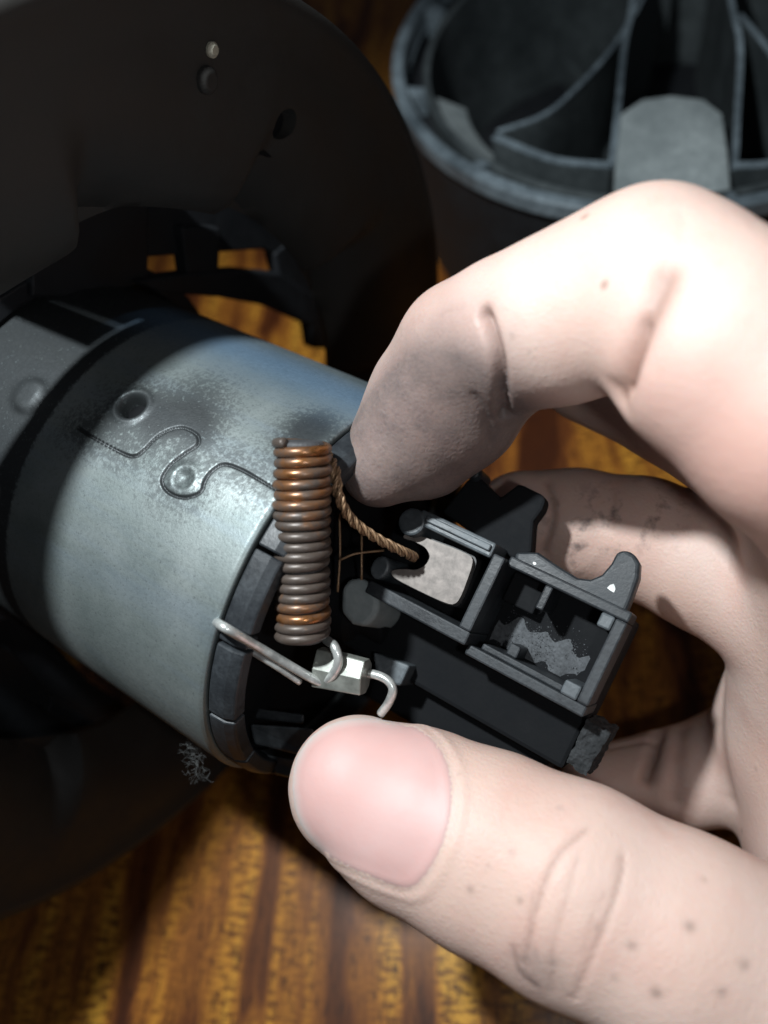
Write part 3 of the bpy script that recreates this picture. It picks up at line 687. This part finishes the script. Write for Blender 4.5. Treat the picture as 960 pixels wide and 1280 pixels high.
creases = [([(603, 388), (611, 410), (622, 450), (631, 520)], 1.4, .7, .9), ([(838, 330), (815, 380), (788, 440), (771, 494)], 1.0, 1.7, .8), ([(800, 400), (788, 450), (779, 492)], .7, .55, .6),
           ([(590, 490), (608, 520), (612, 555)], .28, .5, .2), ([(742, 1030), (700, 1068), (672, 1130), (655, 1205)], .20, .40, .45), ([(780, 1062), (774, 1105), (752, 1165), (718, 1248)], .17, .40, .42),
           ([(726, 1062), (710, 1115), (690, 1190), (690, 1240)], .06, .4, .2), ([(668, 1110), (662, 1150), (668, 1190)], .05, .35, .2), ([(758, 1110), (740, 1150), (728, 1190)], .05, .35, .2), ([(640, 1180), (650, 1215), (668, 1232)], .12, .4, .5), ([(683, 596), (692, 640), (680, 690)], .45, .5, .6), ([(770, 610), (765, 660)], .15, .4, .2),
           ([(838, 868), (820, 925), (812, 955), (808, 972)], 1.3, 1.0, .6), ([(870, 850), (850, 920), (845, 1000)], .5, 1.2, .3), ([(905, 840), (900, 920), (915, 1000)], .4, 1.4, .3), ([(720, 940), (760, 935), (812, 925)], .3, .6, .2),
           ([(548, 396), (562, 388), (580, 384)], .06, .4, .1), ([(846, 262), (852, 280), (850, 300)], .06, .5, .1)]
for pts_, dep, wd, rd in creases:
    path = on_skin(pts_)
    if len(path) < 3: continue
    g1 = np.zeros(n); g2 = np.zeros(n); m = np.abs(co - path.mean(0)).max(1) < np.abs(path - path.mean(0)).max() + 6; c = co[m]
    e1_, e2_ = np.zeros(len(c)), np.zeros(len(c))
    for i_, q in enumerate(path):
        w_ = min(1, 3.2 * math.sin(math.pi * min(max((i_ + .5) / len(path), 0), 1))) if i_ < len(path) * .75 else 1.0
        d_ = np.linalg.norm(c - q, axis=1); e1_ = np.maximum(e1_, w_ * np.exp(-(d_ / wd) ** 2)); e2_ = np.maximum(e2_, w_ * np.exp(-(d_ / (2.6 * wd)) ** 2))
    g1[m] = e1_; g2[m] = e2_; disp -= dep * (1.02 * g1 - .03 * g2); red = np.maximum(red, .18 * rd * g2); line = np.maximum(line, .8 * rd * g1 ** 2.2)
# nail: real plate lying in a groove of the thumb tip
nail_px = [(357, 985), (360, 950), (378, 918), (410, 896), (455, 888), (505, 897), (545, 922), (566, 962), (568, 1010), (555, 1060), (532, 1100), (512, 1114), (480, 1106), (430, 1085), (390, 1060), (366, 1025)]
rim_path = on_skin(nail_px[5:] , 60)
dnr = dist_to(rim_path); disp += .16 * np.exp(-((dnr - .75) / .6) ** 2)
# red and dirty areas
def blob(px, py, rad):
    h = hit(px, py); return np.zeros(n) if h is None else np.exp(-(np.linalg.norm(co - h, axis=1) / rad) ** 2)
grime = np.clip(1.3 * blob(470, 590, 8) + 1.5 * blob(555, 585, 8.5) + 1.0 * blob(600, 520, 7.5) + .6 * blob(530, 470, 9), 0, .97)
red = np.clip(red + .25 * blob(880, 500, 7) + .20 * blob(560, 400, 6) + .5 * blob(930, 590, 8) + .3 * blob(940, 1050, 6) + .25 * blob(520, 520, 6), 0, 1)
smudge = np.clip(blob(735, 650, 4) + blob(790, 640, 5) + .9 * blob(700, 690, 5) + .5 * blob(830, 630, 4) + .8 * blob(675, 1220, 2.5) + .7 * blob(480, 898, 2.2) + .6 * blob(430, 892, 2.5), 0, 1)
grime = np.clip(.94 * grime + .45 * blob(670, 1215, 2.8) + .25 * blob(700, 680, 6) + .35 * blob(820, 950, 3), 0, .9)
speck = np.zeros(n)
for x_, y_, r_, a_ in ((520, 1016, .5, .6), (548, 1004, .35, .45), (640, 1066, .45, .45), (588, 1112, .5, .6), (610, 1082, .3, .4), (650, 1126, .45, .6), (790, 1182, .55, .75), (862, 1158, .6, .85), (930, 1206, .6, .7), (820, 1241, .65, .9), (902, 1240, .6, .7), (746, 1160, .5, .5), (768, 1222, .45, .5), (480, 908, .5, .8), (494, 914, .35, .6), (428, 288, .4, .5), (640, 420, .4, .5), (662, 440, .3, .4), (575, 968, .3, .4), (700, 1010, .4, .4), (880, 1100, .4, .4), (848, 360, .35, .35)):
    speck = np.maximum(speck, .62 * a_ * blob(x_, y_, r_ * .8))
co2 = co + no * disp[:, None]
me2.vertices.foreach_set('co', ((co2 - hand_org) * MM).astype(np.float32).ravel())
for nm, vals in (('red', red), ('grime', grime), ('smudge', smudge), ('speck', speck), ('line', line)): fattr(hand, nm, vals)
me2.materials.clear(); me2.materials.append(M_skin); me2.polygons.foreach_set('use_smooth', [True] * len(me2.polygons)); me2.update()
hand['label'] = 'bare hand with dirty fingertips holding the brush end between thumb and index finger'; hand['category'] = 'hand'
bvh = BVHTree.FromPolygons([Vector(p) for p in co2], [tuple(p.vertices) for p in me2.polygons])
npath = spline([np.r_[p, 0] for p in nail_px + [nail_px[0]]], 97)[:-1, :2]
ncen = np.array([462, 1000.])
nm_ = MB(); NR = 22; vals_e = []; vals_g = []
for k in range(NR + 1):
    f = k / NR
    for p in npath:
        q = ncen + (p - ncen) * f; h = hit(*q)
        if h is None:
            g_ = f
            while h is None: g_ -= .01; h = hit(*(ncen + (p - ncen) * g_))
        lift = .24 * (1 - f ** 8) - .10 * f ** 10
        nm_.v.append(tuple(h - FWD * lift * .9 - DOWN * lift * .25))
        ang = (p - ncen) / np.linalg.norm(p - ncen); tipw = max(0, -(ang @ np.array([.87, .49])))
        vals_e.append(min(1, max(0, (f - .84) / .08)) * min(.9, max(0, (tipw - .05) / .3))); vals_g.append(.9 * max(0, (f - .9) / .1) * min(1, max(0, tipw + .15)))
m_ = len(npath)
for k in range(NR):
    for j in range(m_):
        q = (j + 1) % m_; nm_.f.append((k * m_ + j, k * m_ + q, (k + 1) * m_ + q, (k + 1) * m_ + j))
nail = nm_.build('thumb_nail', M_nail, hand, smooth=True)
fattr(nail, 'edge', vals_e); fattr(nail, 'grime', vals_g)

for o in bpy.data.objects:
    if '_org' in o.keys(): del o['_org']
